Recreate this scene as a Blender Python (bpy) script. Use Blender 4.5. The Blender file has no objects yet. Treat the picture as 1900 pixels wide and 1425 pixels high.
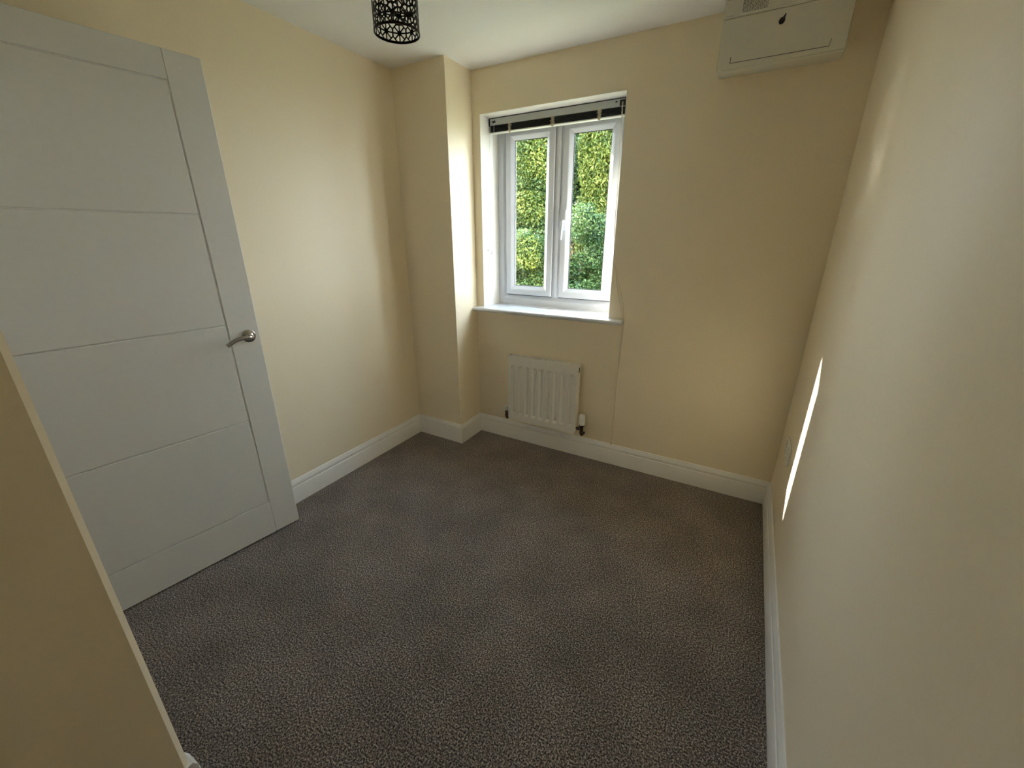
import bpy, bmesh, math, random
import numpy as np
from mathutils import Vector, Matrix

S = bpy.context.scene
COL = S.collection

# ------------------------------------------------------------------ camera
cam_d = bpy.data.cameras.new('camera')
cam = bpy.data.objects.new('camera', cam_d)
COL.objects.link(cam)
cam_d.sensor_fit = 'HORIZONTAL'
cam_d.sensor_width = 36.0
cam_d.lens = 755.64 / 1900 * 36.0
cam_d.clip_start = 0.02
cam_d.clip_end = 500
cam.location = (1.9922, -2.3473, 1.3917)
cam.rotation_euler = (math.pi / 2 - 0.34682, 0, 0.51569)
S.camera = cam

# ------------------------------------------------------------------ world
world = bpy.data.worlds.new('sky')
S.world = world
world.use_nodes = True
nt = world.node_tree
nt.nodes.clear()
w_out = nt.nodes.new('ShaderNodeOutputWorld')
w_bg = nt.nodes.new('ShaderNodeBackground')
w_tc = nt.nodes.new('ShaderNodeTexCoord')
w_sep = nt.nodes.new('ShaderNodeSeparateXYZ')
w_ramp = nt.nodes.new('ShaderNodeValToRGB')
w_ramp.color_ramp.elements[0].position = 0.0
w_ramp.color_ramp.elements[0].color = (0.88, 0.94, 1.0, 1)
w_ramp.color_ramp.elements[1].position = 0.9
w_ramp.color_ramp.elements[1].color = (0.54, 0.74, 1.0, 1)
nt.links.new(w_tc.outputs['Generated'], w_sep.inputs[0])
nt.links.new(w_sep.outputs['Z'], w_ramp.inputs[0])
nt.links.new(w_ramp.outputs[0], w_bg.inputs['Color'])
w_bg.inputs['Strength'].default_value = 9.0
nt.links.new(w_bg.outputs[0], w_out.inputs[0])

# ------------------------------------------------------------------ sun
sun_d = bpy.data.lights.new('sun', 'SUN')
sun_d.energy = 26.0
sun_d.angle = math.radians(0.6)
sun_d.color = (1.0, 0.93, 0.82)
sun = bpy.data.objects.new('sun', sun_d)
COL.objects.link(sun)
sun.location = (-8, 4, 6)
SUN_DIR = Vector((1.0, -0.465, -0.585)).normalized()
sun.rotation_euler = SUN_DIR.to_track_quat('-Z', 'Y').to_euler()

# ------------------------------------------------------------------ colour management, cycles
S.view_settings.view_transform = 'Standard'
S.view_settings.look = 'None'
S.view_settings.gamma = 1.0
S.view_settings.use_curve_mapping = False
S.view_settings.exposure = 1.24
S.cycles.use_denoising = True
S.cycles.max_bounces = 14
S.cycles.diffuse_bounces = 10
S.cycles.glossy_bounces = 4
S.cycles.transparent_max_bounces = 12
S.cycles.sample_clamp_indirect = 150.0
S.cycles.caustics_reflective = True
S.cycles.blur_glossy = 0.0

# ------------------------------------------------------------------ dimensions (metres)
W = 2.280       # room width, left wall x=0, right wall x=W
H = 2.297       # ceiling
PX, PY = 0.386, 0.246   # corner boxing
YR = -3.30      # rear wall
NX = 0.953      # end of the partition beside the door
NY = -2.188
WX0, WX1, WZ0, WZ1 = 0.441, 1.313, 0.942, 2.073   # window opening
YO = 0.238      # outside face of the window wall

# ------------------------------------------------------------------ materials
def lin(c):
    return tuple(((v / 255) / 12.92 if v / 255 <= 0.04045 else ((v / 255 + 0.055) / 1.055) ** 2.4) for v in c)

MATS = {}
def mat(name, col, rough=0.5, metal=0.0, spec=0.5, noise=0.0, nscale=40.0, bump=0.0, bscale=200.0, detail=3.0, coat=0.0):
    m = bpy.data.materials.new(name)
    m.use_nodes = True
    t = m.node_tree
    b = t.nodes['Principled BSDF']
    b.inputs['Base Color'].default_value = (*col, 1)
    b.inputs['Roughness'].default_value = rough
    b.inputs['Metallic'].default_value = metal
    b.inputs['Specular IOR Level'].default_value = spec
    b.inputs['Coat Weight'].default_value = coat
    tc = t.nodes.new('ShaderNodeTexCoord')
    if noise > 0:
        n = t.nodes.new('ShaderNodeTexNoise')
        n.inputs['Scale'].default_value = nscale
        n.inputs['Detail'].default_value = detail
        r = t.nodes.new('ShaderNodeValToRGB')
        r.color_ramp.elements[0].position = 0.3
        r.color_ramp.elements[1].position = 0.7
        r.color_ramp.elements[0].color = (*[max(0, c * (1 - noise)) for c in col], 1)
        r.color_ramp.elements[1].color = (*[min(1, c * (1 + noise)) for c in col], 1)
        t.links.new(tc.outputs['Object'], n.inputs['Vector'])
        t.links.new(n.outputs['Fac'], r.inputs[0])
        t.links.new(r.outputs[0], b.inputs['Base Color'])
    if bump > 0:
        n2 = t.nodes.new('ShaderNodeTexNoise')
        n2.inputs['Scale'].default_value = bscale
        n2.inputs['Detail'].default_value = 2
        bp = t.nodes.new('ShaderNodeBump')
        bp.inputs['Strength'].default_value = bump
        bp.inputs['Distance'].default_value = 0.002
        t.links.new(tc.outputs['Object'], n2.inputs['Vector'])
        t.links.new(n2.outputs['Fac'], bp.inputs['Height'])
        t.links.new(bp.outputs[0], b.inputs['Normal'])
    MATS[name] = m
    return m

mat('cream_paint', (0.86, 0.762, 0.570), 0.46, spec=0.55, noise=0.012, nscale=90, bump=0.08, bscale=350)
mat('ceiling_paint', (0.88, 0.88, 0.88), 0.8, spec=0.2, noise=0.01, nscale=60, bump=0.08, bscale=300)
mat('reveal_paint', (0.77, 0.755, 0.72), 0.6, spec=0.3, noise=0.01, nscale=60, bump=0.05, bscale=300)
mat('gloss_white', (0.82, 0.81, 0.78), 0.28, noise=0.01, nscale=30, bump=0.03, bscale=120)
mat('sill_gloss', (0.68, 0.70, 0.73), 0.15, spec=1.0, noise=0.01, nscale=30)
mat('door_paint', (0.74, 0.74, 0.71), 0.36, noise=0.012, nscale=50, bump=0.06, bscale=260)
mat('upvc', (0.72, 0.745, 0.79), 0.25, noise=0.006, nscale=30)
mat('gasket_black', (0.02, 0.022, 0.028), 0.6, noise=0.1)
mat('chrome', (0.52, 0.51, 0.50), 0.16, metal=1.0, noise=0.03, nscale=60)
mat('valve_bronze', (0.16, 0.11, 0.085), 0.3, metal=0.9, noise=0.1, nscale=80)
mat('radiator_enamel', (0.80, 0.78, 0.72), 0.30, noise=0.01, nscale=40)
mat('white_plastic', (0.82, 0.81, 0.78), 0.35, noise=0.01, nscale=40)
mat('unit_plastic', (0.72, 0.70, 0.60), 0.42, noise=0.015, nscale=60, bump=0.04, bscale=400)
mat('black_plastic', (0.012, 0.012, 0.013), 0.4, noise=0.1)
mat('blind_slat', (0.006, 0.005, 0.005), 0.45, spec=0.25, noise=0.15, nscale=60)
mat('headrail_grey', (0.50, 0.52, 0.50), 0.4, noise=0.01)
mat('cord_cream', (0.66, 0.58, 0.44), 0.8, noise=0.1, nscale=300)
mat('cord_white', (0.78, 0.76, 0.72), 0.8, noise=0.06, nscale=300)
mat('lamp_metal', (0.035, 0.030, 0.028), 0.32, metal=0.85, noise=0.12, nscale=60)
mat('paper_label', (0.80, 0.79, 0.70), 0.7, noise=0.02)
mat('print_ink', (0.10, 0.10, 0.09), 0.7, noise=0.1)
mat('brick_wall', (0.40, 0.24, 0.17), 0.85, noise=0.25, nscale=12, bump=0.4, bscale=80)
mat('soil_grass', (0.15, 0.15, 0.07), 0.9, noise=0.5, nscale=6, bump=0.6, bscale=30)
mat('bark', (0.19, 0.14, 0.10), 0.85, noise=0.35, nscale=18, bump=0.5, bscale=60)

def carpet():
    m = bpy.data.materials.new('carpet')
    m.use_nodes = True
    t = m.node_tree
    b = t.nodes['Principled BSDF']
    b.inputs['Roughness'].default_value = 0.95
    b.inputs['Specular IOR Level'].default_value = 0.1
    b.inputs['Sheen Weight'].default_value = 0.15
    tc = t.nodes.new('ShaderNodeTexCoord')
    n1 = t.nodes.new('ShaderNodeTexNoise')     # tufts
    n1.inputs['Scale'].default_value = 195
    n1.inputs['Detail'].default_value = 3
    n1.inputs['Roughness'].default_value = 0.65
    r1 = t.nodes.new('ShaderNodeValToRGB')
    e = r1.color_ramp.elements
    e[0].position = 0.40; e[0].color = (0.024, 0.020, 0.017, 1)
    e[1].position = 0.63; e[1].color = (0.56, 0.48, 0.415, 1)
    k = e.new(0.52); k.color = (0.195, 0.163, 0.138, 1)
    n2 = t.nodes.new('ShaderNodeTexNoise')     # trodden pile lying in different directions
    n2.inputs['Scale'].default_value = 4.5
    n2.inputs['Detail'].default_value = 4
    r2 = t.nodes.new('ShaderNodeValToRGB')
    r2.color_ramp.elements[0].position = 0.35; r2.color_ramp.elements[0].color = (0.82, 0.82, 0.82, 1)
    r2.color_ramp.elements[1].position = 0.65; r2.color_ramp.elements[1].color = (1.1, 1.09, 1.08, 1)
    mx = t.nodes.new('ShaderNodeMix')
    mx.data_type = 'RGBA'; mx.blend_type = 'MULTIPLY'
    mx.inputs[0].default_value = 1.0
    bp = t.nodes.new('ShaderNodeBump')
    bp.inputs['Strength'].default_value = 0.9
    bp.inputs['Distance'].default_value = 0.006
    L = t.links.new
    L(tc.outputs['Object'], n1.inputs['Vector']); L(tc.outputs['Object'], n2.inputs['Vector'])
    L(n1.outputs['Fac'], r1.inputs[0]); L(n2.outputs['Fac'], r2.inputs[0])
    L(r1.outputs[0], mx.inputs[6]); L(r2.outputs[0], mx.inputs[7])
    L(mx.outputs[2], b.inputs['Base Color'])
    L(n1.outputs['Fac'], bp.inputs['Height']); L(bp.outputs[0], b.inputs['Normal'])
    MATS['carpet'] = m
carpet()

def glass():
    m = bpy.data.materials.new('clear_glass')
    m.use_nodes = True
    t = m.node_tree
    t.nodes.clear()
    o = t.nodes.new('ShaderNodeOutputMaterial')
    tr = t.nodes.new('ShaderNodeBsdfTransparent')
    tr.inputs[0].default_value = (0.96, 0.975, 0.965, 1)
    gl = t.nodes.new('ShaderNodeBsdfGlossy')
    gl.inputs['Roughness'].default_value = 0.02
    fr = t.nodes.new('ShaderNodeFresnel')
    gi = t.nodes.new('ShaderNodeNewGeometry')       # same reflectance on both faces of the pane
    io = t.nodes.new('ShaderNodeMapRange')
    io.inputs['To Min'].default_value = 1.35
    io.inputs['To Max'].default_value = 1 / 1.35
    t.links.new(gi.outputs['Backfacing'], io.inputs['Value'])
    t.links.new(io.outputs[0], fr.inputs[0])
    mx = t.nodes.new('ShaderNodeMixShader')
    t.links.new(fr.outputs[0], mx.inputs[0])
    t.links.new(tr.outputs[0], mx.inputs[1])
    t.links.new(gl.outputs[0], mx.inputs[2])
    t.links.new(mx.outputs[0], o.inputs[0])
    MATS['clear_glass'] = m
glass()

def leaf_mat(name, c_dark, c_mid, c_light, trans=0.35, rough=0.4):
    m = bpy.data.materials.new(name)
    m.use_nodes = True
    t = m.node_tree
    t.nodes.clear()
    o = t.nodes.new('ShaderNodeOutputMaterial')
    geo = t.nodes.new('ShaderNodeNewGeometry')
    tc = t.nodes.new('ShaderNodeTexCoord')
    n = t.nodes.new('ShaderNodeTexNoise')
    n.inputs['Scale'].default_value = 2.6
    n.inputs['Detail'].default_value = 3
    add = t.nodes.new('ShaderNodeMath'); add.operation = 'MULTIPLY_ADD'
    add.inputs[1].default_value = 0.55
    sub = t.nodes.new('ShaderNodeMath'); sub.operation = 'MULTIPLY_ADD'
    sub.inputs[1].default_value = 1.1; sub.inputs[2].default_value = -0.30
    r = t.nodes.new('ShaderNodeValToRGB')
    e = r.color_ramp.elements
    e[0].position = 0.15; e[0].color = (*c_dark, 1)
    e[1].position = 0.9; e[1].color = (*c_light, 1)
    k = e.new(0.5); k.color = (*c_mid, 1)
    b = t.nodes.new('ShaderNodeBsdfPrincipled')
    b.inputs['Roughness'].default_value = rough
    b.inputs['Specular IOR Level'].default_value = 0.3
    ts = t.nodes.new('ShaderNodeBsdfTranslucent')
    mx = t.nodes.new('ShaderNodeMixShader')
    mx.inputs[0].default_value = trans
    L = t.links.new
    L(tc.outputs['Object'], n.inputs['Vector'])
    L(n.outputs['Fac'], sub.inputs[0])
    L(geo.outputs['Random Per Island'], add.inputs[0]); L(sub.outputs[0], add.inputs[2])
    L(add.outputs[0], r.inputs[0])
    L(r.outputs[0], b.inputs['Base Color']); L(r.outputs[0], ts.inputs['Color'])
    L(b.outputs[0], mx.inputs[1]); L(ts.outputs[0], mx.inputs[2])
    L(mx.outputs[0], o.inputs[0])
    MATS[name] = m

leaf_mat('leaf_lime', (0.022, 0.045, 0.008), (0.10, 0.14, 0.022), (0.30, 0.29, 0.06))
leaf_mat('leaf_green', (0.010, 0.030, 0.008), (0.048, 0.092, 0.020), (0.19, 0.22, 0.055))
leaf_mat('leaf_dark', (0.006, 0.020, 0.006), (0.030, 0.068, 0.016), (0.13, 0.18, 0.05))
leaf_mat('leaf_rust', (0.025, 0.017, 0.009), (0.075, 0.045, 0.020), (0.18, 0.10, 0.04))

# ------------------------------------------------------------------ mesh helpers
class MB:
    def __init__(s):
        s.bm = bmesh.new()
    def box(s, x0, x1, y0, y1, z0, z1, bevel=0.0, seg=2):
        vs = [s.bm.verts.new((x, y, z)) for x in (x0, x1) for y in (y0, y1) for z in (z0, z1)]
        idx = [(0, 1, 3, 2), (4, 6, 7, 5), (0, 4, 5, 1), (2, 3, 7, 6), (0, 2, 6, 4), (1, 5, 7, 3)]
        fs = [s.bm.faces.new([vs[i] for i in f]) for f in idx]
        if bevel > 0:
            es = list({e for f in fs for e in f.edges})
            bmesh.ops.bevel(s.bm, geom=es, offset=bevel, segments=seg, profile=0.5, affect='EDGES')
        return s
    def loft(s, rings, closed=True, caps=True):
        """rings: list of lists of points, all the same length"""
        R = [[s.bm.verts.new(p) for p in r] for r in rings]
        n = len(R[0])
        for a, b in zip(R[:-1], R[1:]):
            for i in range(n if closed else n - 1):
                j = (i + 1) % n
                s.bm.faces.new((a[i], a[j], b[j], b[i]))
        if caps and closed:
            s.bm.faces.new(list(reversed(R[0])))
            s.bm.faces.new(R[-1])
        return s
    def prism(s, poly, axis, a, b):
        def p3(u, v, t):
            return {'x': (t, u, v), 'y': (u, t, v), 'z': (u, v, t)}[axis]
        return s.loft([[p3(u, v, a) for u, v in poly], [p3(u, v, b) for u, v in poly]])
    def tube(s, pts, r, n=8, flat=1.0):
        pts = [Vector(p) for p in pts]
        rr = r if isinstance(r, (list, tuple)) else [r] * len(pts)
        rings = []
        up = Vector((0.123, 0.31, 0.94)).normalized()
        prev = None
        for i, p in enumerate(pts):
            d = (pts[min(i + 1, len(pts) - 1)] - pts[max(i - 1, 0)]).normalized()
            if prev is None:
                a = d.cross(up)
                if a.length < 0.2:
                    a = d.cross(Vector((1, 0, 0)))
                a.normalize()
            else:
                a = (prev - d * prev.dot(d)).normalized()
            prev = a
            b = d.cross(a)
            rings.append([p + a * math.cos(2 * math.pi * k / n) * rr[i] + b * math.sin(2 * math.pi * k / n) * rr[i] * flat for k in range(n)])
        return s.loft(rings)
    def lathe(s, prof, origin, axis='z', n=32):
        """prof: list of (radius, height) from one end to the other"""
        o = Vector(origin)
        rings = []
        for r, h in prof:
            ring = []
            for k in range(n):
                a = 2 * math.pi * k / n
                u, v = r * math.cos(a), r * math.sin(a)
                q = {'z': (u, v, h), 'y': (u, h, v), 'x': (h, u, v)}[axis]
                ring.append(o + Vector(q))
            rings.append(ring)
        return s.loft(rings)
    def rect_ring(s, x0, x1, z0, z1, prof):
        """mitred rectangular frame; prof is a closed list of (inset, y)"""
        loops = []
        for ins, y in prof:
            loops.append([s.bm.verts.new(p) for p in ((x0 + ins, y, z0 + ins), (x1 - ins, y, z0 + ins), (x1 - ins, y, z1 - ins), (x0 + ins, y, z1 - ins))])
        m = len(loops)
        for i in range(m):
            a, b = loops[i], loops[(i + 1) % m]
            for k in range(4):
                j = (k + 1) % 4
                s.bm.faces.new((a[k], a[j], b[j], b[k]))
        return s
    def build(s, name, material, parent=None, local=False, smooth=False, angle=35):
        bmesh.ops.recalc_face_normals(s.bm, faces=s.bm.faces[:])
        me = bpy.data.meshes.new(name)
        s.bm.to_mesh(me)
        s.bm.free()
        me.materials.append(MATS[material])
        if smooth:
            me.polygons.foreach_set('use_smooth', [True] * len(me.polygons))
            me.set_sharp_from_angle(angle=math.radians(angle))
        o = bpy.data.objects.new(name, me)
        COL.objects.link(o)
        if parent is not None:
            o.parent = parent
            if not local:
                base = Vector((0, 0, 0))
                q = parent
                while q is not None:
                    base += q.location
                    q = q.parent
                o.location = -base
        return o

def tag(o, label=None, cat=None, group=None, kind=None):
    if label: o['label'] = label
    if cat: o['category'] = cat
    if group: o['group'] = group
    if kind: o['kind'] = kind
    return o

def empty(name, loc, label, cat, group=None, kind=None, rz=0.0):
    o = bpy.data.objects.new(name, None)
    o.empty_display_size = 0.05
    COL.objects.link(o)
    o.location = loc
    o.rotation_euler = (0, 0, rz)
    return tag(o, label, cat, group, kind)

def struct(o, label, cat):
    return tag(o, label, cat, None, 'structure')

# ------------------------------------------------------------------ room shell
T = 0.12
struct(MB().box(-T, W + T, YR - T, YO, -0.10, 0).build('floor', 'carpet'),
       'dark grey-brown speckled cut-pile carpet covering the floor', 'carpet')
struct(MB().box(-T, W + T, YR - T, YO, H, H + 0.15).build('ceiling', 'ceiling_paint'),
       'smooth white painted ceiling above the pendant shade', 'ceiling')
struct(MB().box(-T, 0, YR - T, YO, 0, H).build('wall_left', 'cream_paint'),
       'cream painted side wall behind the open white door', 'wall')
struct(MB().box(W, W + T, YR - T, YO, 0, H).build('wall_right', 'cream_paint'),
       'cream painted side wall with the sunlight slivers and power socket', 'wall')
b = MB()
b.box(0, WX0, 0, YO, 0, H).box(WX1, W, 0, YO, 0, H)
b.box(WX0, WX1, 0, YO, 0, WZ0 - 0.026).box(WX0, WX1, 0, YO, WZ1, H)
struct(b.build('wall_back', 'cream_paint'), 'cream painted wall holding the window and radiator', 'wall')
struct(MB().box(0, PX, -PY, 0, 0, H).build('wall_corner_boxing', 'cream_paint'),
       'narrow cream boxed-in pier projecting in the corner beside the window', 'wall')
HX0, HX1, HZ0, HZ1 = 0.30, 0.60, 1.50, 1.86      # opening of the added hallway fill window
b = MB()
b.box(-T, HX0, YR - T, YR, 0, H).box(HX1, W + T, YR - T, YR, 0, H).box(HX0, HX1, YR - T, YR, 0, HZ0).box(HX0, HX1, YR - T, YR, HZ1, H)
struct(b.build('wall_rear', 'cream_paint'),
       'cream painted wall opposite the window', 'wall')
# partition beside the doorway, with its bevelled plaster corner bead
cb = 0.012
poly = [(NX - 0.045, YR), (NX, YR), (NX, NY - cb), (NX - cb, NY), (NX - 0.045, NY)]
struct(MB().prism(poly, 'z', 0, H).build('wall_partition', 'cream_paint'),
       'cream partition wall end with a pale bevelled corner edge', 'wall')
b = MB()
b.box(0, 0.03, -2.31, -2.21, 0, H).box(0.03, NX - 0.045, -2.31, -2.21, 2.03, H)
struct(b.build('wall_doorway', 'cream_paint'), 'cream wall around the doorway opening', 'wall')
b = MB()
b.box(0.03, 0.045, -2.315, -2.208, 0, 2.03).box(NX - 0.060, NX - 0.045, -2.315, -2.208, 0, 2.03).box(0.045, NX - 0.060, -2.315, -2.208, 2.0, 2.03)
struct(b.build('trim_1', 'gloss_white'), 'white door lining around the open doorway', 'door frame')

# plastered window reveal lining (white painted sides and head)
e = 0.0015
b = MB()
b.box(WX0, WX0 + e, 0.001, 0.205, WZ0, WZ1).box(WX1 - e, WX1, 0.001, 0.205, WZ0, WZ1).box(WX0, WX1, 0.001, 0.205, WZ1 - e, WZ1)
struct(b.build('trim_2', 'reveal_paint'), 'white painted plaster reveal lining the window recess', 'window reveal')

# baseboards
PROF = [(0, 0), (0.016, 0), (0.016, 0.096), (0.0150, 0.0985), (0.0128, 0.1000), (0.0128, 0.1035), (0.0140, 0.1060),
        (0.0138, 0.112), (0.0125, 0.119), (0.0098, 0.126), (0.0072, 0.1310), (0.0068, 0.1345), (0.0050, 0.137), (0, 0.137)]
def baseboard(name, p0, p1, nrm, e0, e1, label):
    p0, p1, nrm = Vector((*p0, 0)), Vector((*p1, 0)), Vector((*nrm, 0))
    d = (p1 - p0).normalized()
    r0 = [p0 + nrm * u - d * (u * e0) + Vector((0, 0, v)) for u, v in PROF]
    r1 = [p1 + nrm * u + d * (u * e1) + Vector((0, 0, v)) for u, v in PROF]
    o = MB().loft([r0, r1]).build(name, 'gloss_white', smooth=True, angle=40)
    return struct(o, label, 'skirting board')
baseboard('baseboard_left', (0, -2.20), (0, -PY), (1, 0), 0, -1, 'white moulded skirting board running behind the open door')
baseboard('baseboard_corner_front', (0, -PY), (PX, -PY), (0, -1), -1, 1, 'short white skirting board across the front of the corner pier')
baseboard('baseboard_corner_side', (PX, -PY), (PX, 0), (1, 0), 1, -1, 'short white skirting board on the side of the corner pier')
baseboard('baseboard_back', (PX, 0), (W, 0), (0, -1), -1, -1, 'white moulded skirting board below the radiator')
baseboard('baseboard_right', (W, 0), (W, YR), (-1, 0), -1, -1, 'long white moulded skirting board below the power socket')
stub = [(NY - cb + (u * 1.0 + (cb if u > 0.001 else 0)), v * 0.86) for u, v in PROF]
struct(MB().prism(stub, 'x', NX - 0.044, NX + 0.0015).build('baseboard_partition', 'gloss_white', smooth=True, angle=40),
       'white skirting board stub at the partition wall end', 'skirting board')

# ------------------------------------------------------------------ window
win = empty('window_1', (0.5 * (WX0 + WX1), 0.235, WZ0), 'white two-sash window looking onto green trees, with a handle', 'window', kind='structure')
fr = MB()
fr.rect_ring(WX0, WX1, WZ0, WZ1, [(0, YO), (0, 0.205), (0.040, 0.205), (0.054, 0.212), (0.0625, 0.216), (0.0625, 0.2245), (0.074, 0.2245), (0.072, YO)])
fr.box(0.842, 0.912, 0.2245, YO, WZ0 + 0.07, WZ1 - 0.07)
fr.box(0.8515, 0.9025, 0.202, 0.226, WZ0 + 0.064, WZ1 - 0.064, 0.003)
fr.build('outer_frame', 'upvc', win, smooth=True, angle=20)
MB().box(0.868, 0.890, 0.193, 0.203, 1.010, 2.015, 0.004).build('mullion_cover', 'upvc', win)
SASH = [(0, 0.224), (0, 0.194), (0.004, 0.190), (0.034, 0.190), (0.0365, 0.191), (0.040, 0.1935), (0.056, 0.2045), (0.060, 0.2085), (0.058, 0.224)]
for sx0, sx1 in ((0.507, 0.850), (0.904, 1.249)):
    sz0, sz1 = 1.012, 2.018
    sa = MB().rect_ring(sx0, sx1, sz0, sz1, SASH).build('sash', 'upvc', win, smooth=True, angle=20)
    gk = MB().box(sx0 - 0.0035, sx1, 0.203, 0.2135, sz0 - 0.0045, sz0 - 0.0004)
    if sx0 < 0.6:
        gk.box(sx0 - 0.0045, sx0 - 0.0004, 0.203, 0.2135, sz0 - 0.0045, sz1)
    gk.build('gasket_shadow_line', 'gasket_black', sa)  # black seal bars that also draw the shadow line beside the sash
    MB().rect_ring(sx0, sx1, sz0, sz1, [(0.0595, 0.2105), (0.0595, 0.2075), (0.0625, 0.2095), (0.0625, 0.2135)]).build('glazing_seal', 'gasket_black', sa)
    MB().box(sx0 + 0.055, sx1 - 0.055, 0.2125, 0.2215, sz0 + 0.055, sz1 - 0.055).build('pane', 'clear_glass', sa)
# espagnolette handle on the right-hand sash
hx = 0.930
hd = MB()
hd.box(hx - 0.013, hx + 0.013, 0.176, 0.190, 1.43, 1.545, 0.005)
ho = hd.build('window_handle', 'upvc', win, smooth=True)
tag(ho, 'white lever window handle')
lv = MB()
lv.tube([(hx, 0.178, 1.482), (hx - 0.001, 0.166, 1.482), (hx - 0.002, 0.157, 1.476), (hx - 0.003, 0.153, 1.460), (hx - 0.005, 0.150, 1.42), (hx - 0.007, 0.152, 1.375)],
        [0.009, 0.009, 0.0095, 0.0095, 0.009, 0.0075], 10)
lv.build('lever', 'upvc', ho, smooth=True, angle=60)

# unseen hallway window, added to give the room some fill light
fill_win = empty('fill_window', (0.46, YR - 0.09, HZ0), 'unseen white hallway window added beyond the doorway for fill light', 'window', kind='structure')
MB().rect_ring(HX0, HX1, HZ0, HZ1, [(0, YR - T), (0, YR - 0.06), (0.05, YR - 0.06), (0.05, YR - T)]).build('outer_frame', 'upvc', fill_win)
MB().box(HX0 + 0.045, HX1 - 0.045, YR - 0.095, YR - 0.086, HZ0 + 0.045, HZ1 - 0.045).build('pane', 'clear_glass', fill_win)

# window board
so = empty('trim_3', (0.89, 0.0, WZ0 - 0.026), 'glossy white window board with a rounded nose under the window', 'window sill', kind='structure')
nose = [(0.0, WZ0 - 0.026), (-0.046, WZ0 - 0.026), (-0.053, WZ0 - 0.0235), (-0.0585, WZ0 - 0.018), (-0.060, WZ0 - 0.013), (-0.0585, WZ0 - 0.007), (-0.053, WZ0 - 0.002), (-0.046, WZ0), (0.0, WZ0)]
b = MB()
xe = 1.402
rings = []
for x, k in ((PX + 0.0005, 0.0), (xe - 0.008, 0.0), (xe - 0.003, 0.0025), (xe, 0.008)):
    rings.append([(x, min(0, y + k) if y < -0.001 else y, z) for y, z in nose])
b.loft(rings)
b.build('nosing', 'sill_gloss', so, smooth=True, angle=40)
MB().box(WX0, WX1, 0.0, 0.2055, WZ0 - 0.026, WZ0).build('board', 'sill_gloss', so)

# ------------------------------------------------------------------ venetian blind
bl = empty('venetian_blind', (0.866, 0.112, 1.98), 'black slatted venetian blind drawn up under its grey headrail', 'blind')
BX0, BX1 = 0.4475, 1.284
by0, by1 = 0.098, 0.126
hr = MB().box(BX0, BX1, by0, by1, 2.031, 2.0665, 0.002).build('headrail', 'headrail_grey', bl)
MB().box(BX0 - 0.002, BX1 + 0.002, by0 + 0.001, by1, 2.0665, 2.0714).build('shadow_gap_strip', 'black_plastic', hr)  # black strip standing in for the shadow gap above the headrail
for x0, x1 in ((BX0 - 0.004, BX0 + 0.004), (BX1 - 0.004, BX1 + 0.004)):
    MB().box(x0, x1, by0 - 0.002, by1 + 0.002, 2.028, 2.0675, 0.001).build('end_cap', 'black_plastic', hr)
MB().box(BX0 + 0.022, BX0 + 0.042, by0 - 0.003, by0 + 0.002, 2.043, 2.055, 0.001).build('tilt_housing', 'black_plastic', hr)
MB().box(BX1 - 0.032, BX1 - 0.003, by0 - 0.003, by0 + 0.002, 2.034, 2.061, 0.001).build('cord_lock', 'black_plastic', hr)
MB().box(BX1 - 0.055, BX1 - 0.045, by0 - 0.002, by0 + 0.002, 2.052, 2.058).build('clip', 'black_plastic', hr)
rnd = random.Random(4)
sl_me = None
for k in range(8):
    z = 2.0275 - k * 0.0042
    if sl_me is None:
        cross = [(by0 + 0.001, -0.0006), (0.5 * (by0 + by1), 0.0008), (by1 - 0.001, -0.0006), (by1 - 0.001, 0.0014), (0.5 * (by0 + by1), 0.0028), (by0 + 0.001, 0.0014)]
        so_ = MB().loft([[(x, y, zz) for y, zz in cross] for x in (BX0 + 0.003, BX1 - 0.003)]).build('slat', 'blind_slat', bl)
        sl_me = so_.data
    else:
        so_ = bpy.data.objects.new('slat', sl_me); COL.objects.link(so_); so_.parent = bl
    so_.location = Vector((rnd.uniform(-0.001, 0.001), rnd.uniform(-0.0012, 0.0012), z)) - bl.location
MB().box(BX0 + 0.002, BX1 - 0.002, by0 - 0.001, by1 + 0.001, 1.9875, 1.9940, 0.0022).build('bottom_rail', 'white_plastic', bl, smooth=True)
# bunched ladder cords
for lx in (0.592, 0.872, 1.146):
    b = MB()
    for s_ in range(3):
        pts = []
        for i in range(15):
            z = 2.032 - i * 0.0032
            pts.append((lx + (0.006 + 0.010 * rnd.random()) * math.sin(i * 1.7 + s_ * 2.1 + lx * 30) + rnd.uniform(-0.003, 0.003), by0 - 0.004 - 0.002 * math.cos(i * 2.3 + s_), z))
        b.tube(pts, 0.0014, 5)
    b.tube([(lx - 0.006, by0 - 0.003, 1.986), (lx, by0 - 0.005, 1.983), (lx + 0.006, by0 - 0.003, 1.986)], 0.003, 6)
    b.build('ladder_cord', 'cord_cream', bl, smooth=True, angle=70)
# tilt cords hanging at the left end, with tassels
for i, (x, zb) in enumerate(((0.4565, 1.320), (0.483, 1.300))):
    pts = [(x - 0.006 * t, 0.094 - 0.038 * min(1, t * 1.6), 2.044 - (2.044 - zb) * t) for t in [j / 12 for j in range(13)]]
    c = MB().tube(pts, 0.0011, 6).build('tilt_cord', 'cord_white', bl, smooth=True, angle=70)
    q = pts[-1]
    MB().lathe([(0.0012, 0.006), (0.0035, 0.0), (0.0050, -0.014), (0.0046, -0.020), (0.001, -0.021)], q, n=12).build('tassel', 'white_plastic', c, smooth=True)
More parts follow.
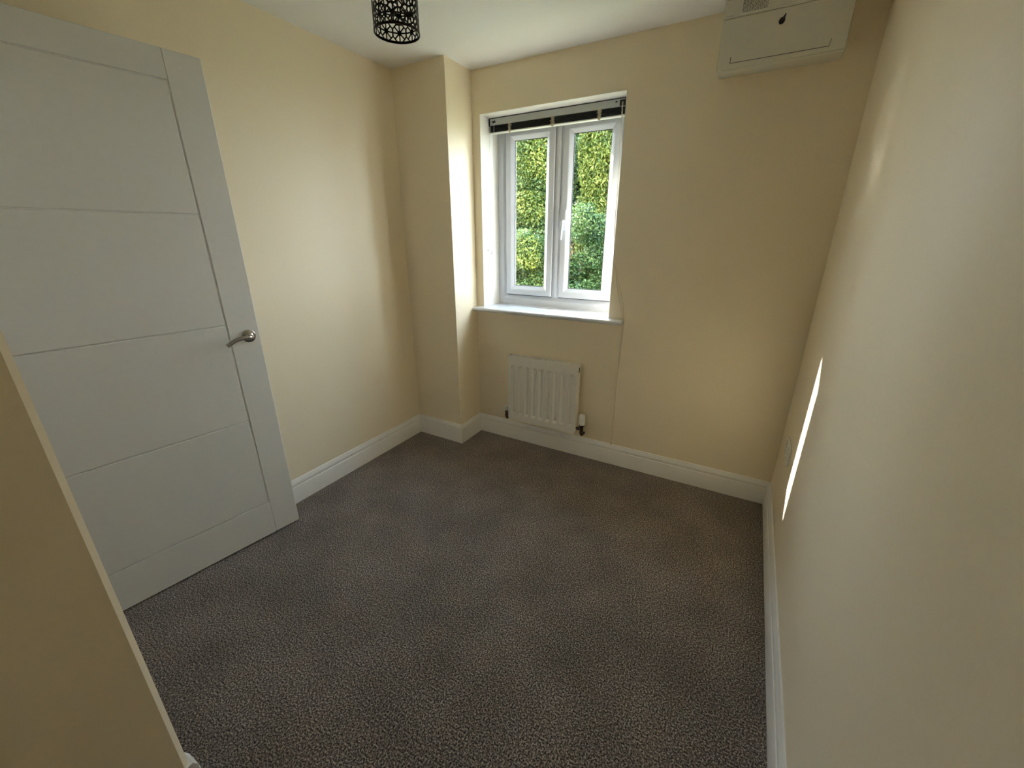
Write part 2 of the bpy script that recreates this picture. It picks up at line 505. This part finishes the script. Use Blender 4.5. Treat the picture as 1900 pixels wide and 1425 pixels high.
# long pull cords draped out over the end of the sill
def smooth_path(P, n=8):
    P = [Vector(p) for p in P]
    out = []
    for i in range(len(P) - 1):
        p0, p1, p2, p3 = P[max(i - 1, 0)], P[i], P[i + 1], P[min(i + 2, len(P) - 1)]
        for k in range(n):
            t = k / n
            out.append(0.5 * ((2 * p1) + (p2 - p0) * t + (2 * p0 - 5 * p1 + 4 * p2 - p3) * t * t + (3 * p1 - p0 - 3 * p2 + p3) * t ** 3))
    out.append(P[-1])
    return out
MB().tube(smooth_path([(1.266, 0.092, 2.050), (1.276, 0.070, 1.90), (1.292, 0.035, 1.65), (1.303, 0.004, 1.45), (1.312, -0.006, 1.35), (1.345, -0.0045, 1.18), (1.385, -0.0045, 1.05), (1.4045, -0.0045, 0.945), (1.4060, -0.0045, 0.90), (1.400, -0.0045, 0.70), (1.394, -0.004, 0.48)]), 0.0011, 6).build('pull_cord', 'cord_cream', bl, smooth=True, angle=70)
pc = MB().tube(smooth_path([(1.270, 0.092, 2.050), (1.280, 0.070, 1.90), (1.297, 0.032, 1.65), (1.307, 0.000, 1.45), (1.322, -0.006, 1.30), (1.350, -0.0045, 1.12), (1.390, -0.0045, 0.98), (1.4055, -0.0045, 0.93), (1.402, -0.006, 0.88), (1.397, -0.007, 0.60), (1.397, -0.008, 0.35), (1.398, -0.009, 0.150)]), 0.0014, 6).build('pull_cord', 'cord_cream', bl, smooth=True, angle=70)
MB().lathe([(0.0015, 0.010), (0.0042, 0.002), (0.0055, -0.008), (0.0050, -0.0125), (0.001, -0.013)], (1.398, -0.009, 0.151), n=12).build('tassel', 'cord_cream', pc, smooth=True)

# ------------------------------------------------------------------ radiator
RX0, RX1, RZ0, RZ1 = 0.684, 1.170, 0.192, 0.648
RF, RB = -0.088, -0.034
rad = empty('radiator', (0.927, -0.06, RZ0), 'small white panel radiator with nine pressed flutes under the window', 'radiator')
b = MB()
# pressed front panel: grid of cross-sections with nine trapezoid recesses
nx_f = 9
pitch = (RX1 - RX0 - 0.020) / nx_f
dep = 0.0115
xs = [RX0]
din = [0]
for k in range(nx_f):
    c = RX0 + 0.010 + pitch * (k + 0.5)
    for dx, v in ((-0.0185, 0), (-0.0075, 1), (0.0105, 1), (0.0195, 0)):
        xs.append(c + dx); din.append(v)
xs.append(RX1); din.append(0)
zrows = [(RZ0, 0), (RZ0 + 0.040, 0), (RZ0 + 0.056, 1), (RZ1 - 0.074, 1), (RZ1 - 0.058, 0), (RZ1, 0)]
grid = [[b.bm.verts.new((x, RF + dep * d * dz, z)) for x, d in zip(xs, din)] for z, dz in zrows]
for r0, r1 in zip(grid[:-1], grid[1:]):
    for i in range(len(xs) - 1):
        b.bm.faces.new((r0[i], r0[i + 1], r1[i + 1], r1[i]))
back = [[b.bm.verts.new((x, RF + 0.018, z)) for x in (RX0, RX1)] for z in (RZ0, RZ1)]
edge_lo = grid[0]; edge_hi = grid[-1]
b.bm.faces.new([*edge_lo, back[0][1], back[0][0]])
b.bm.faces.new([*edge_hi, back[1][1], back[1][0]])
b.bm.faces.new([r[0] for r in grid] + [back[1][0], back[0][0]])
b.bm.faces.new([r[-1] for r in grid] + [back[1][1], back[0][1]])
b.bm.faces.new((back[0][0], back[0][1], back[1][1], back[1][0]))
b.build('front_panel', 'radiator_enamel', rad)
MB().box(RX0 - 0.003, RX1 + 0.003, RF - 0.0015, RF + 0.004, RZ1 - 0.001, RZ1 + 0.003, 0.001).build('top_rim', 'radiator_enamel', rad)
b = MB()
b.box(RX0 + 0.003, RX1 - 0.003, RF + 0.006, RF + 0.009, RZ1 - 0.003, RZ1 + 0.004)
b.box(RX0 + 0.003, RX1 - 0.003, RB - 0.004, RB, RZ1 - 0.010, RZ1 + 0.004)
for k in range(24):
    x = RX0 + 0.012 + k * (RX1 - RX0 - 0.024) / 23
    b.box(x - 0.0045, x + 0.0045, RF + 0.009, RB - 0.002, RZ1 - 0.003, RZ1 + 0.001)
b.build('top_grille', 'radiator_enamel', rad)
for x0, x1 in ((RX0 - 0.004, RX0), (RX1, RX1 + 0.004)):
    sp = MB().box(x0, x1, RF + 0.001, RB, RZ0 + 0.012, RZ1 + 0.003, 0.0015).build('side_panel', 'radiator_enamel', rad)
    if x0 > 1:
        MB().box(x0, x1 + 0.0006, RF + 0.018, RF + 0.036, RZ1 - 0.046, RZ1 - 0.014, 0.0).build('air_vent', 'black_plastic', sp)
b = MB()
for k in range(18):
    x = RX0 + 0.016 + k * (RX1 - RX0 - 0.032) / 17
    b.box(x - 0.009, x + 0.009, RF + 0.0185, RB - 0.004, RZ0 + 0.05, RZ1 - 0.05)
b.build('convector_fins', 'radiator_enamel', rad)
for x in (RX0 + 0.09, RX1 - 0.09):
    MB().box(x - 0.012, x + 0.012, RB - 0.005, -0.0005, RZ0 + 0.05, RZ1 - 0.06).build('wall_bracket', 'radiator_enamel', rad)
# lockshield valve on the left
vy = -0.058
vx = RX0 - 0.034
v = MB()
v.tube([(RX0 - 0.004, vy, 0.222), (vx - 0.006, vy, 0.222)], 0.0085, 14)
v.tube([(RX0 - 0.012, vy, 0.222), (RX0 - 0.022, vy, 0.222)], 0.0125, 6)
v.lathe([(0.001, -0.014), (0.0105, -0.014), (0.0105, 0.014), (0.008, 0.018), (0.001, 0.018)], (vx, vy, 0.222), n=16)
v.tube([(vx, vy, 0.212), (vx, vy, 0.182)], 0.009, 14)
v.tube([(vx, vy, 0.205), (vx, vy, 0.195)], 0.0125, 6)
v.tube([(vx, vy, 0.186), (vx, vy + 0.006, 0.176), (vx, vy + 0.016, 0.1725), (vx, -0.0005, 0.1725)], 0.0075, 10)
vo = v.build('lockshield_valve', 'valve_bronze', rad, smooth=True)
MB().lathe([(0.001, 0.016), (0.0115, 0.016), (0.0125, 0.022), (0.0115, 0.048), (0.009, 0.051), (0.001, 0.051)], (vx, vy, 0.222), n=18).build('valve_cap', 'white_plastic', vo, smooth=True)
# thermostatic valve on the right
vx = RX1 + 0.040
v = MB()
v.tube([(RX1 + 0.004, vy, 0.222), (vx, vy, 0.222)], 0.0085, 14)
v.tube([(RX1 + 0.010, vy, 0.222), (RX1 + 0.021, vy, 0.222)], 0.0125, 6)
v.lathe([(0.001, -0.014), (0.0115, -0.014), (0.0115, 0.012), (0.009, 0.020), (0.001, 0.020)], (vx, vy, 0.222), n=16)
v.tube([(vx, vy, 0.212), (vx, vy, 0.184)], 0.009, 14)
v.tube([(vx, vy, 0.204), (vx, vy, 0.193)], 0.0125, 6)
v.tube([(vx, vy, 0.188), (vx, vy + 0.006, 0.177), (vx, vy + 0.016, 0.1735), (vx, -0.0005, 0.1735)], 0.0078, 10)
vo = v.build('thermostatic_valve', 'valve_bronze', rad, smooth=True)
MB().lathe([(0.001, 0.017), (0.013, 0.017), (0.0195, 0.028), (0.0200, 0.036), (0.001, 0.036)], (vx, vy, 0.222), n=24).build('valve_collar', 'black_plastic', vo, smooth=True)
# ribbed white head
b = MB()
rings = []
for z, r in ((0.034, 0.0205), (0.044, 0.0212), (0.085, 0.0195), (0.096, 0.0182), (0.102, 0.0150), (0.104, 0.006)):
    ring = []
    for k in range(48):
        a = 2 * math.pi * k / 48
        rr = r * (1 + (0.035 if (k % 4) < 2 and 0.04 < z < 0.09 else 0))
        ring.append((vx + rr * math.cos(a), vy + rr * math.sin(a), 0.222 + z))
    rings.append(ring)
b.loft(rings)
b.build('valve_head', 'white_plastic', vo, smooth=True, angle=50)
b = MB()
for k in range(9):
    a = 2 * math.pi * k / 9 + 0.2
    c = Vector((vx + 0.0213 * math.cos(a), vy + 0.0213 * math.sin(a), 0.222 + 0.041))
    b.lathe([(0.0003, -0.0016), (0.0018, -0.0006), (0.0018, 0.0006), (0.0003, 0.0016)], c, n=8)
b.build('setting_marks', 'black_plastic', vo)

# ------------------------------------------------------------------ door
DW, DH, DT = 0.838, 1.981, 0.035
da = -0.13108
ud = Vector((math.sin(da), -math.cos(da), 0))
free = Vector((0.1615, -1.3654, 0.008))
hinge = free + ud * DW
door = empty('door_1', hinge, 'white panelled door standing open against the side wall, chrome lever handle', 'door', kind='structure', rz=math.atan2(-ud.y, -ud.x))
g = 0.0045       # half groove
def dpart(name, x0, x1, z0, z1, bev=0.0022):
    return MB().box(x0, x1, 0.0, DT, z0 - 0.008, z1 - 0.008, bev, 1).build(name, 'door_paint', door, local=True)
SX = DW - 0.115
MB().box(0.01, DW - 0.01, 0.006, DT - 0.006, 0.01, DH - 0.01).build('core', 'door_paint', door, local=True)
dpart('stile', SX + 0.0005, DW, 0.008, 1.989, 0.0018)
dpart('stile', 0.0, 0.115 - 0.0005, 0.008, 1.989, 0.0018)
rows = [1.896, 1.471, 1.046, 0.615, 0.184]
dpart('top_rail', 0.115, SX, rows[0] + 0.002, 1.989, 0.0015)
dpart('bottom_rail', 0.115, SX, 0.008, rows[4] - 0.002, 0.0015)
for a_, b_ in zip(rows[:-1], rows[1:]):
    dpart('panel', 0.115 + 0.006, SX - 0.006, b_ + 0.0018, a_ - 0.0018, 0.0022)
# lever handle
hc = (DW - 0.045, 0.0, 0.990 - 0.008)
hb = MB().lathe([(0.001, -0.0085), (0.0235, -0.0085), (0.0262, -0.0070), (0.0270, -0.0040), (0.0270, 0.0), (0.001, 0.0)], hc, 'y', 40)
hdl = hb.build('door_handle', 'chrome', door, local=True, smooth=True)
tag(hdl, 'chrome lever handle on a round rose')
b = MB()
b.lathe([(0.001, -0.013), (0.0145, -0.013), (0.0165, -0.010), (0.0165, -0.008), (0.001, -0.008)], hc, 'y', 32)
pts = smooth_path([(hc[0], -0.008, hc[2]), (hc[0], -0.030, hc[2] + 0.001), (hc[0] - 0.004, -0.044, hc[2] + 0.002), (hc[0] - 0.018, -0.052, hc[2] + 0.004), (hc[0] - 0.042, -0.054, hc[2] + 0.006), (hc[0] - 0.068, -0.053, hc[2] + 0.001), (hc[0] - 0.090, -0.052, hc[2] - 0.009), (hc[0] - 0.104, -0.052, hc[2] - 0.018)], 5)
nn = len(pts)
b.tube(pts, [0.0080] * 10 + [0.0074 + 0.0012 * math.sin(math.pi * i / (nn - 10)) for i in range(nn - 10)], 14)
b.build('lever', 'chrome', hdl, local=True, smooth=True, angle=60)
# same handle on the hidden face
MB().lathe([(0.001, DT), (0.027, DT), (0.027, DT + 0.004), (0.0235, DT + 0.0085), (0.001, DT + 0.0085)], hc, 'y', 32).build('rear_rose', 'chrome', door, local=True, smooth=True)
b = MB()
b.tube([(hc[0], DT + 0.008, hc[2]), (hc[0], DT + 0.040, hc[2]), (hc[0] - 0.012, DT + 0.046, hc[2]), (hc[0] - 0.10, DT + 0.046, hc[2] - 0.012)], 0.0085, 12)
b.build('rear_lever', 'chrome', door, local=True, smooth=True, angle=60)
for z in (0.2, 1.0, 1.75):
    MB().tube([(0.0, 0.036, z - 0.05), (0.0, 0.036, z + 0.05)], 0.006, 12).build('hinge', 'chrome', door, local=True, smooth=True)

# ------------------------------------------------------------------ pendant light
LC = Vector((1.054, -1.321, 1.906))
pen = empty('pendant_light', LC, 'dark pierced-metal cylinder pendant shade hanging from the ceiling', 'ceiling light')
LR, LHt = 0.060, 0.205
NC = 10
cell = 2 * math.pi * LR / NC
NRW = 5
cellz = (LHt - 0.010) / NRW
b = MB()
def strip(a0, z0, a1, z1, w):
    """a curved flat bar lying in the shade's cylinder wall; a in metres along the circumference"""
    da_, dz_ = a1 - a0, z1 - z0
    L = math.hypot(da_, dz_)
    na, nz = -dz_ / L * w / 2, da_ / L * w / 2
    n = max(1, int(abs(da_) / 0.006) + 1)
    rings = []
    for i in range(n + 1):
        t = i / n
        a, z = a0 + da_ * t, z0 + dz_ * t
        ring = []
        for sg, rr in ((1, LR), (-1, LR), (-1, LR - 0.0010), (1, LR - 0.0010)):
            an = (a + na * sg) / LR
            ring.append((LC.x + rr * math.cos(an), LC.y + rr * math.sin(an), LC.z + z + nz * sg))
        rings.append(ring)
    b.loft(rings)
for r in range(NRW):
    for c in range(NC):
        ac = (c + 0.5) * cell
        zc = 0.005 + (r + 0.5) * cellz
        ha, hz = cell / 2, cellz / 2
        t = 0.42
        octo = [(ha, -hz * t), (ha, hz * t), (ha * t, hz), (-ha * t, hz), (-ha, hz * t), (-ha, -hz * t), (-ha * t, -hz), (ha * t, -hz)]
        for i in range(8):
            p, q = octo[i], octo[(i + 1) % 8]
            if i in (4, 6):      # the shared vertical and horizontal edges are drawn by the neighbour
                continue
            strip(ac + p[0], zc + p[1], ac + q[0], zc + q[1], 0.0034 if i % 2 else 0.0042)
        for k in range(8):
            an = math.pi / 4 * k
            ex = ha * math.cos(an) / max(abs(math.cos(an)), abs(math.sin(an)))
            ez = hz * math.sin(an) / max(abs(math.cos(an)), abs(math.sin(an)))
            f = 1.0 if k % 2 == 0 else 0.72
            strip(ac, zc, ac + ex * f, zc + ez * f, 0.0034)
        # solid hub of the star
        hub = [(0.0062 * math.cos(math.pi / 4 * j + 0.39), 0.0062 * math.sin(math.pi / 4 * j + 0.39)) for j in range(8)]
        b.loft([[(LC.x + rr * math.cos((ac + u) / LR), LC.y + rr * math.sin((ac + u) / LR), LC.z + zc + v) for u, v in hub] for rr in (LR + 0.0003, LR - 0.0013)])
sh = b.build('shade', 'lamp_metal', pen)
for z0, z1 in ((0.0, 0.006), (LHt - 0.006, LHt)):
    b = MB()
    n = 72
    rings = []
    for k in range(n + 1):
        a = 2 * math.pi * k / n
        rings.append([(LC.x + rr * math.cos(a), LC.y + rr * math.sin(a), LC.z + z) for rr, z in ((LR + 0.0008, z0), (LR + 0.0008, z1), (LR - 0.0014, z1), (LR - 0.0014, z0))])
    b.loft(rings, caps=False)
    b.build('rim', 'lamp_metal', sh, smooth=True)
zt = LC.z + LHt - 0.004
for k in range(3):
    a = 2 * math.pi * k / 3 + 0.4
    MB().tube([(LC.x + 0.018 * math.cos(a), LC.y + 0.018 * math.sin(a), zt), (LC.x + LR * math.cos(a), LC.y + LR * math.sin(a), zt)], 0.0018, 6).build('shade_arm', 'lamp_metal', pen)
MB().lathe([(0.001, -0.050), (0.016, -0.050), (0.017, -0.030), (0.020, -0.028), (0.020, 0.004), (0.014, 0.010), (0.008, 0.030), (0.001, 0.032)], (LC.x, LC.y, zt), n=24).build('lamp_holder', 'white_plastic', pen, smooth=True)
MB().tube([(LC.x, LC.y, zt + 0.03), (LC.x, LC.y, H - 0.025)], 0.0032, 10).build('flex', 'cord_white', pen, smooth=True, angle=70)
MB().lathe([(0.001, -0.030), (0.010, -0.030), (0.014, -0.020), (0.036, -0.014), (0.042, -0.006), (0.042, 0.0), (0.001, 0.0)], (LC.x, LC.y, H), n=32).build('ceiling_rose', 'white_plastic', pen, smooth=True)

# ------------------------------------------------------------------ consumer unit
UX0, UX1, UZ0, UZ1 = 1.720, 2.163, 2.050, 2.293
UY = -0.104
cu = empty('consumer_unit', (0.5 * (UX0 + UX1), 0, UZ0), 'off-white plastic fuse box high on the wall against the ceiling', 'fuse box')
MB().box(UX0, UX1, UY + 0.004, -0.0005, UZ0, UZ1, 0.010, 3).build('enclosure', 'unit_plastic', cu, smooth=True)
GX0, GX1, GZ = 1.770, 2.108, 2.0745
b = MB()
# hinged cover: its lower edge drops between the two side gaps
poly = [(UX0 + 0.003, GZ + 0.023), (GX0 + 0.0012, GZ + 0.023), (GX0 + 0.0012, GZ + 0.0012), (GX1 - 0.0012, GZ + 0.0012), (GX1 + 0.0015, GZ + 0.024), (UX1 - 0.004, GZ + 0.024), (UX1 - 0.003, 2.2265), (UX0 + 0.003, 2.2265)]
b.prism(poly, 'y', UY - 0.001, UY + 0.006)
hc_ = b.build('hinged_cover', 'unit_plastic', cu)
b = MB()
poly = [(UX0 + 0.003, GZ + 0.0232), (GX0 - 0.0012, GZ + 0.0232), (GX0 - 0.0012, GZ - 0.0012), (GX1, GZ - 0.0012), (GX1 + 0.0035, GZ + 0.0242), (UX1 - 0.003, GZ + 0.0242), (UX1 - 0.006, UZ0 + 0.008), (UX0 + 0.004, UZ0 + 0.003)]
b.prism(poly, 'y', UY - 0.001, UY + 0.006)
b.build('lower_cover', 'unit_plastic', cu)
b = MB()
b.box(GX0 - 0.002, GX1 + 0.004, UY + 0.0002, UY + 0.004, GZ - 0.002, GZ + 0.002)
b.box(GX0 - 0.002, GX0 + 0.002, UY + 0.0002, UY + 0.004, GZ - 0.002, GZ + 0.0225)
b.box(GX1 - 0.001, GX1 + 0.004, UY + 0.0002, UY + 0.004, GZ - 0.002, GZ + 0.0235)
b.build('cover_gap', 'black_plastic', cu)
MB().box(UX0 + 0.002, UX1 - 0.002, UY - 0.0035, UY + 0.006, 2.2285, UZ1 - 0.001, 0.002).build('upper_cover', 'unit_plastic', cu)
# finger recess: a shallow arched lip
arc = [(1.897 + 0.083 * t, 2.2265 + 0.0095 * math.sin(math.pi * (0.15 + 0.75 * t))) for t in [k / 12 for k in range(13)]]
MB().tube([(x, UY - 0.0035, z) for x, z in arc], [0.0006 + 0.0018 * math.sin(math.pi * k / 12) for k in range(13)], 6).build('finger_lip', 'unit_plastic', cu, smooth=True)
# latch
b = MB()
ring = [(0.0102 * math.cos(2 * math.pi * k / 24), 0.0120 * math.sin(2 * math.pi * k / 24)) for k in range(24)]
tl = 0.5
def rot2(u, v):
    return u * math.cos(-tl) - v * math.sin(-tl), u * math.sin(-tl) + v * math.cos(-tl)
b.loft([[(1.934 + rot2(u * f, v * f)[0], y, 2.186 + rot2(u * f, v * f)[1]) for u, v in ring] for f, y in ((1.0, UY), (1.0, UY - 0.004), (0.8, UY - 0.007))])
b.tube([(1.939, UY - 0.003, 2.194), (1.944, UY - 0.004, 2.206)], [0.0045, 0.0022], 8)
b.build('latch', 'black_plastic', cu, smooth=True)
# rating label with small print
lb = MB().box(1.783, 1.881, UY - 0.0042, UY - 0.0036, 2.2325, 2.290).build('rating_label', 'paper_label', cu)
b = MB()
rl = random.Random(11)
for k in range(11):
    z = 2.2865 - k * 0.0046
    x = 1.787
    while x < 1.876:
        wdt = rl.uniform(0.004, 0.012)
        b.box(x, min(x + wdt, 1.878), UY - 0.0046, UY - 0.0041, z - 0.0013, z + 0.0009)
        x += wdt + 0.002
b.build('small_print', 'print_ink', lb)
b = MB()
x = 1.733
for wdt in (0.006, 0.003, 0.005, 0.004, 0.004):
    b.box(x, x + wdt, UY - 0.0042, UY - 0.0034, 2.2345, 2.2385)
    x += wdt + 0.001
b.build('moulded_mark', 'headrail_grey', cu)

# ------------------------------------------------------------------ power socket on the right wall
sk = empty('power_socket', (W, -0.308, 0.43), 'white double power socket beside the sunlight sliver', 'socket')
SY0, SY1, SZ0, SZ1 = -0.381, -0.235, 0.432, 0.518
pl = MB().box(W - 0.009, W - 0.0005, SY0, SY1, SZ0, SZ1, 0.003).build('face_plate', 'white_plastic', sk, smooth=True)
for yc in (-0.345, -0.271):
    MB().box(W - 0.0135, W - 0.008, yc - 0.010, yc + 0.010, 0.491, 0.509, 0.0015).build('rocker_switch', 'white_plastic', sk)
    b = MB()
    b.box(W - 0.0096, W - 0.0088, yc - 0.002, yc + 0.002, 0.474, 0.482)
    b.box(W - 0.0096, W - 0.0088, yc - 0.0145, yc - 0.0080, 0.4535, 0.4575)
    b.box(W - 0.0096, W - 0.0088, yc + 0.0080, yc + 0.0145, 0.4535, 0.4575)
    b.build('pin_slots', 'black_plastic', sk)
for yc in (SY0 + 0.012, SY1 - 0.012):
    MB().lathe([(0.001, 0.0), (0.003, 0.0), (0.003, 0.001), (0.001, 0.001)], (W - 0.0098, yc, 0.475), 'x', 12).build('screw', 'chrome', sk)

# ------------------------------------------------------------------ outside: ground, trees
struct(MB().box(-6, 6, YO, 0.60, 2.33, 2.48).build('sun_cut_board', 'upvc'), 'unseen white eaves board added outside to cut off the sun', 'eaves')  # overhang out of view, added to trim the top of the sun sliver
struct(MB().box(-14, 14, -22, 26, -0.40, -0.28).build('ground', 'soil_grass'), 'rough grassy ground outside under the trees', 'ground')

def leaves(name, material, parent, blobs, n, size, rng, hang=0.0, aspect=0.42):
    """leaf blades scattered through the outer half of several ellipsoid blobs"""
    vol = np.array([bb[3] * bb[4] * bb[5] for bb in blobs]) ** 0.75
    cnt = (vol / vol.sum() * n).astype(int)
    P = []; NRM = []
    for (cx, cy, cz, rx, ry, rz), c in zip(blobs, cnt):
        d = rng.normal(size=(c, 3)); d /= (np.abs(d) ** 4).sum(1)[:, None] ** 0.25
        r = rng.uniform(0.45, 1.05, size=(c, 1)) ** 0.6
        P.append(np.array([cx, cy, cz]) + d * r * np.array([rx, ry, rz])); NRM.append(d)
    P = np.concatenate(P); D = np.concatenate(NRM)
    keep = P[:, 2] > -0.25
    P = P[keep]; D = D[keep]
    m = len(P)
    nrm = D * 0.6 + rng.normal(size=(m, 3)) * 0.7 + np.array([0, 0, 0.5])
    nrm /= np.linalg.norm(nrm, axis=1)[:, None]
    ax = rng.normal(size=(m, 3)) + np.array([0, 0, -hang])
    ax -= nrm * (ax * nrm).sum(1)[:, None]
    ax /= np.linalg.norm(ax, axis=1)[:, None] + 1e-9
    sd = np.cross(nrm, ax)
    L = size * rng.uniform(0.65, 1.25, size=(m, 1)); Wd = L * aspect
    base = P - ax * L * 0.5
    tip = P + ax * L * 0.5 - nrm * L * 0.10
    lf = P + sd * Wd * 0.5 + nrm * L * 0.10 - ax * L * 0.06
    rt = P - sd * Wd * 0.5 + nrm * L * 0.10 - ax * L * 0.06
    V = np.stack([base, lf, tip, rt], axis=1).reshape(-1, 3)
    off = np.array(parent.location)
    V = V - off
    k = np.arange(m)[:, None] * 4
    F = np.concatenate([k + np.array([0, 1, 2]), k + np.array([0, 2, 3])], axis=1).reshape(-1, 3)
    me = bpy.data.meshes.new(name)
    me.vertices.add(len(V)); me.vertices.foreach_set('co', V.astype(np.float32).ravel())
    me.loops.add(len(F) * 3); me.loops.foreach_set('vertex_index', F.astype(np.int32).ravel())
    me.polygons.add(len(F)); me.polygons.foreach_set('loop_start', (np.arange(len(F)) * 3).astype(np.int32))
    me.update(calc_edges=True)
    me.validate()
    me.materials.append(MATS[material])
    o = bpy.data.objects.new(name, me); COL.objects.link(o)
    o.parent = parent
    o['kind'] = 'stuff'
    return o

G0 = -0.28
def plant(name, label, cat, x, y, blobs, material, n, size, seed, group, hang=0.0, aspect=0.42, trunk=0.05, extra=None):
    rng = np.random.default_rng(seed)
    rp = random.Random(seed)
    t = empty(name, (x, y, G0), label, cat, group)
    B = [(x + bx, y + by_, bz, rx, ry, rz) for bx, by_, bz, rx, ry, rz in blobs]
    leaves('foliage', material, t, B, n, size, rng, hang, aspect)
    if extra:
        em, en, eb = extra
        leaves('tinted_foliage', em, t, [(x + bx, y + by_, bz, rx, ry, rz) for bx, by_, bz, rx, ry, rz in eb], en, size, rng, hang, aspect)
    m = MB()
    top = max(bb[2] for bb in B)
    m.tube([(x, y, G0 - 0.05), (x + 0.03, y - 0.02, 0.35 * top), (x - 0.02, y + 0.03, 0.75 * top)], [trunk, trunk * 0.8, trunk * 0.45], 8)
    for cx, cy, cz, rx, ry, rz in B:
        z0 = max(G0 + 0.15, min(cz - rz * 0.9, 0.5 * top))
        mid = Vector((0.5 * (x + cx) + rp.uniform(-.1, .1), 0.5 * (y + cy) + rp.uniform(-.1, .1), 0.5 * (z0 + cz) + 0.1))
        m.tube([(x, y, z0), mid, (cx, cy, cz), (cx + rp.uniform(-.3, .3) * rx, cy - 0.6 * ry, cz + 0.5 * rz)], [trunk * 0.6, trunk * 0.4, trunk * 0.25, trunk * 0.1], 6)
    m.build('trunk', 'bark', t, smooth=True, angle=70)
    return t

GT = 'trees behind the shrubs outside the window'
GS = 'shrubs outside the window'
def tree(label, x0, x1, y, ztop, material, n, size, seed, hang=0.0, aspect=0.5, extra=None):
    hw = 0.5 * (x1 - x0) - 0.06
    xc = 0.5 * (x0 + x1)
    bl_ = [(-0.42 * hw, -0.16, ztop * 0.80, 0.52 * hw, 0.40, ztop * 0.20), (0.42 * hw, -0.10, ztop * 0.74, 0.54 * hw, 0.42, ztop * 0.22),
           (0.0, 0.05, ztop * 0.86, 0.60 * hw, 0.42, ztop * 0.13), (-0.40 * hw, -0.12, ztop * 0.44, 0.55 * hw, 0.40, ztop * 0.22),
           (0.42 * hw, -0.16, ztop * 0.40, 0.54 * hw, 0.38, ztop * 0.22), (0.0, 0.0, ztop * 0.18, 0.85 * hw, 0.42, ztop * 0.18)]
    return plant('leafy_tree', label, 'tree', xc, y, bl_, material, n, size, seed, GT, hang, aspect, 0.07, extra)
tree('tall lime-green tree with narrow drooping leaves outside the window', -1.065, 0.45, 5.6, 3.55, 'leaf_lime', 70000, 0.072, 1, 1.3, 0.32)
tree('green and yellow tree with rounded leaves behind the left window sash', -2.60, -1.070, 5.6, 3.55, 'leaf_green', 70000, 0.052, 2, 0.0, 0.58,
     ('leaf_lime', 12000, [(0.2, -0.42, 2.9, 0.5, 0.16, 0.5), (-0.2, -0.42, 1.9, 0.5, 0.16, 0.3)]))
tree('broad green tree beside the tall lime-green tree', 0.50, 2.40, 5.6, 3.2, 'leaf_green', 16000, 0.075, 3)
tree('low dark green tree further along the hedge', -4.60, -2.65, 5.6, 1.9, 'leaf_dark', 16000, 0.08, 4)
tree('dense dark tree filling the gaps behind the lime-green tree', -2.12, -0.10, 7.3, 3.95, 'leaf_dark', 50000, 0.10, 5)
tree('dense mid-green tree filling the gaps behind the rounded-leaf tree', -3.70, -2.13, 7.3, 3.95, 'leaf_green', 50000, 0.10, 6)
for i, (x, h, m_, lab, ex) in enumerate((
        (-2.40, 1.45, 'leaf_green', 'bright green shrub at the foot of the rounded-leaf tree', None),
        (-1.415, 1.25, 'leaf_green', 'mid-green shrub growing before the left window sash', ('leaf_lime', 2200, [(0.12, -0.30, 1.15, 0.26, 0.10, 0.25), (-0.25, -0.30, 0.80, 0.16, 0.10, 0.2)])),
        (-0.465, 1.40, 'leaf_dark', 'dark green shrub with a patch of rust-brown leaves', ('leaf_rust', 260, [(-0.10, -0.36, 1.22, 0.14, 0.08, 0.16), (-0.24, -0.34, 0.95, 0.12, 0.08, 0.18)])),
        (0.50, 1.2, 'leaf_green', 'loose green shrub below the broad green tree', None),
        (1.50, 1.1, 'leaf_dark', 'low dark green shrub at the hedge end', None))):
    rb = random.Random(60 + i)
    bls = [(0, 0, h * 0.22, 0.43, 0.40, 0.45)]
    for k in range(9):
        rx = rb.uniform(0.13, 0.19)
        xx = (-0.28, 0.0, 0.28)[k % 3] + rb.uniform(-0.05, 0.05)
        zz = h * ((0.50, 0.76, 0.98)[k // 3] + rb.uniform(-0.22, 0.22) * (1 if k > 2 else 0.3))
        bls.append((max(-0.44 + rx, min(0.44 - rx, xx)), rb.uniform(-0.16, 0.16), zz, rx, rb.uniform(0.14, 0.26), rb.uniform(0.16, 0.30)))
    plant('garden_shrub', lab, 'shrub', x, 4.2, bls, m_, 20000, 0.046, 20 + i, GS, aspect=0.55, trunk=0.02, extra=ex)
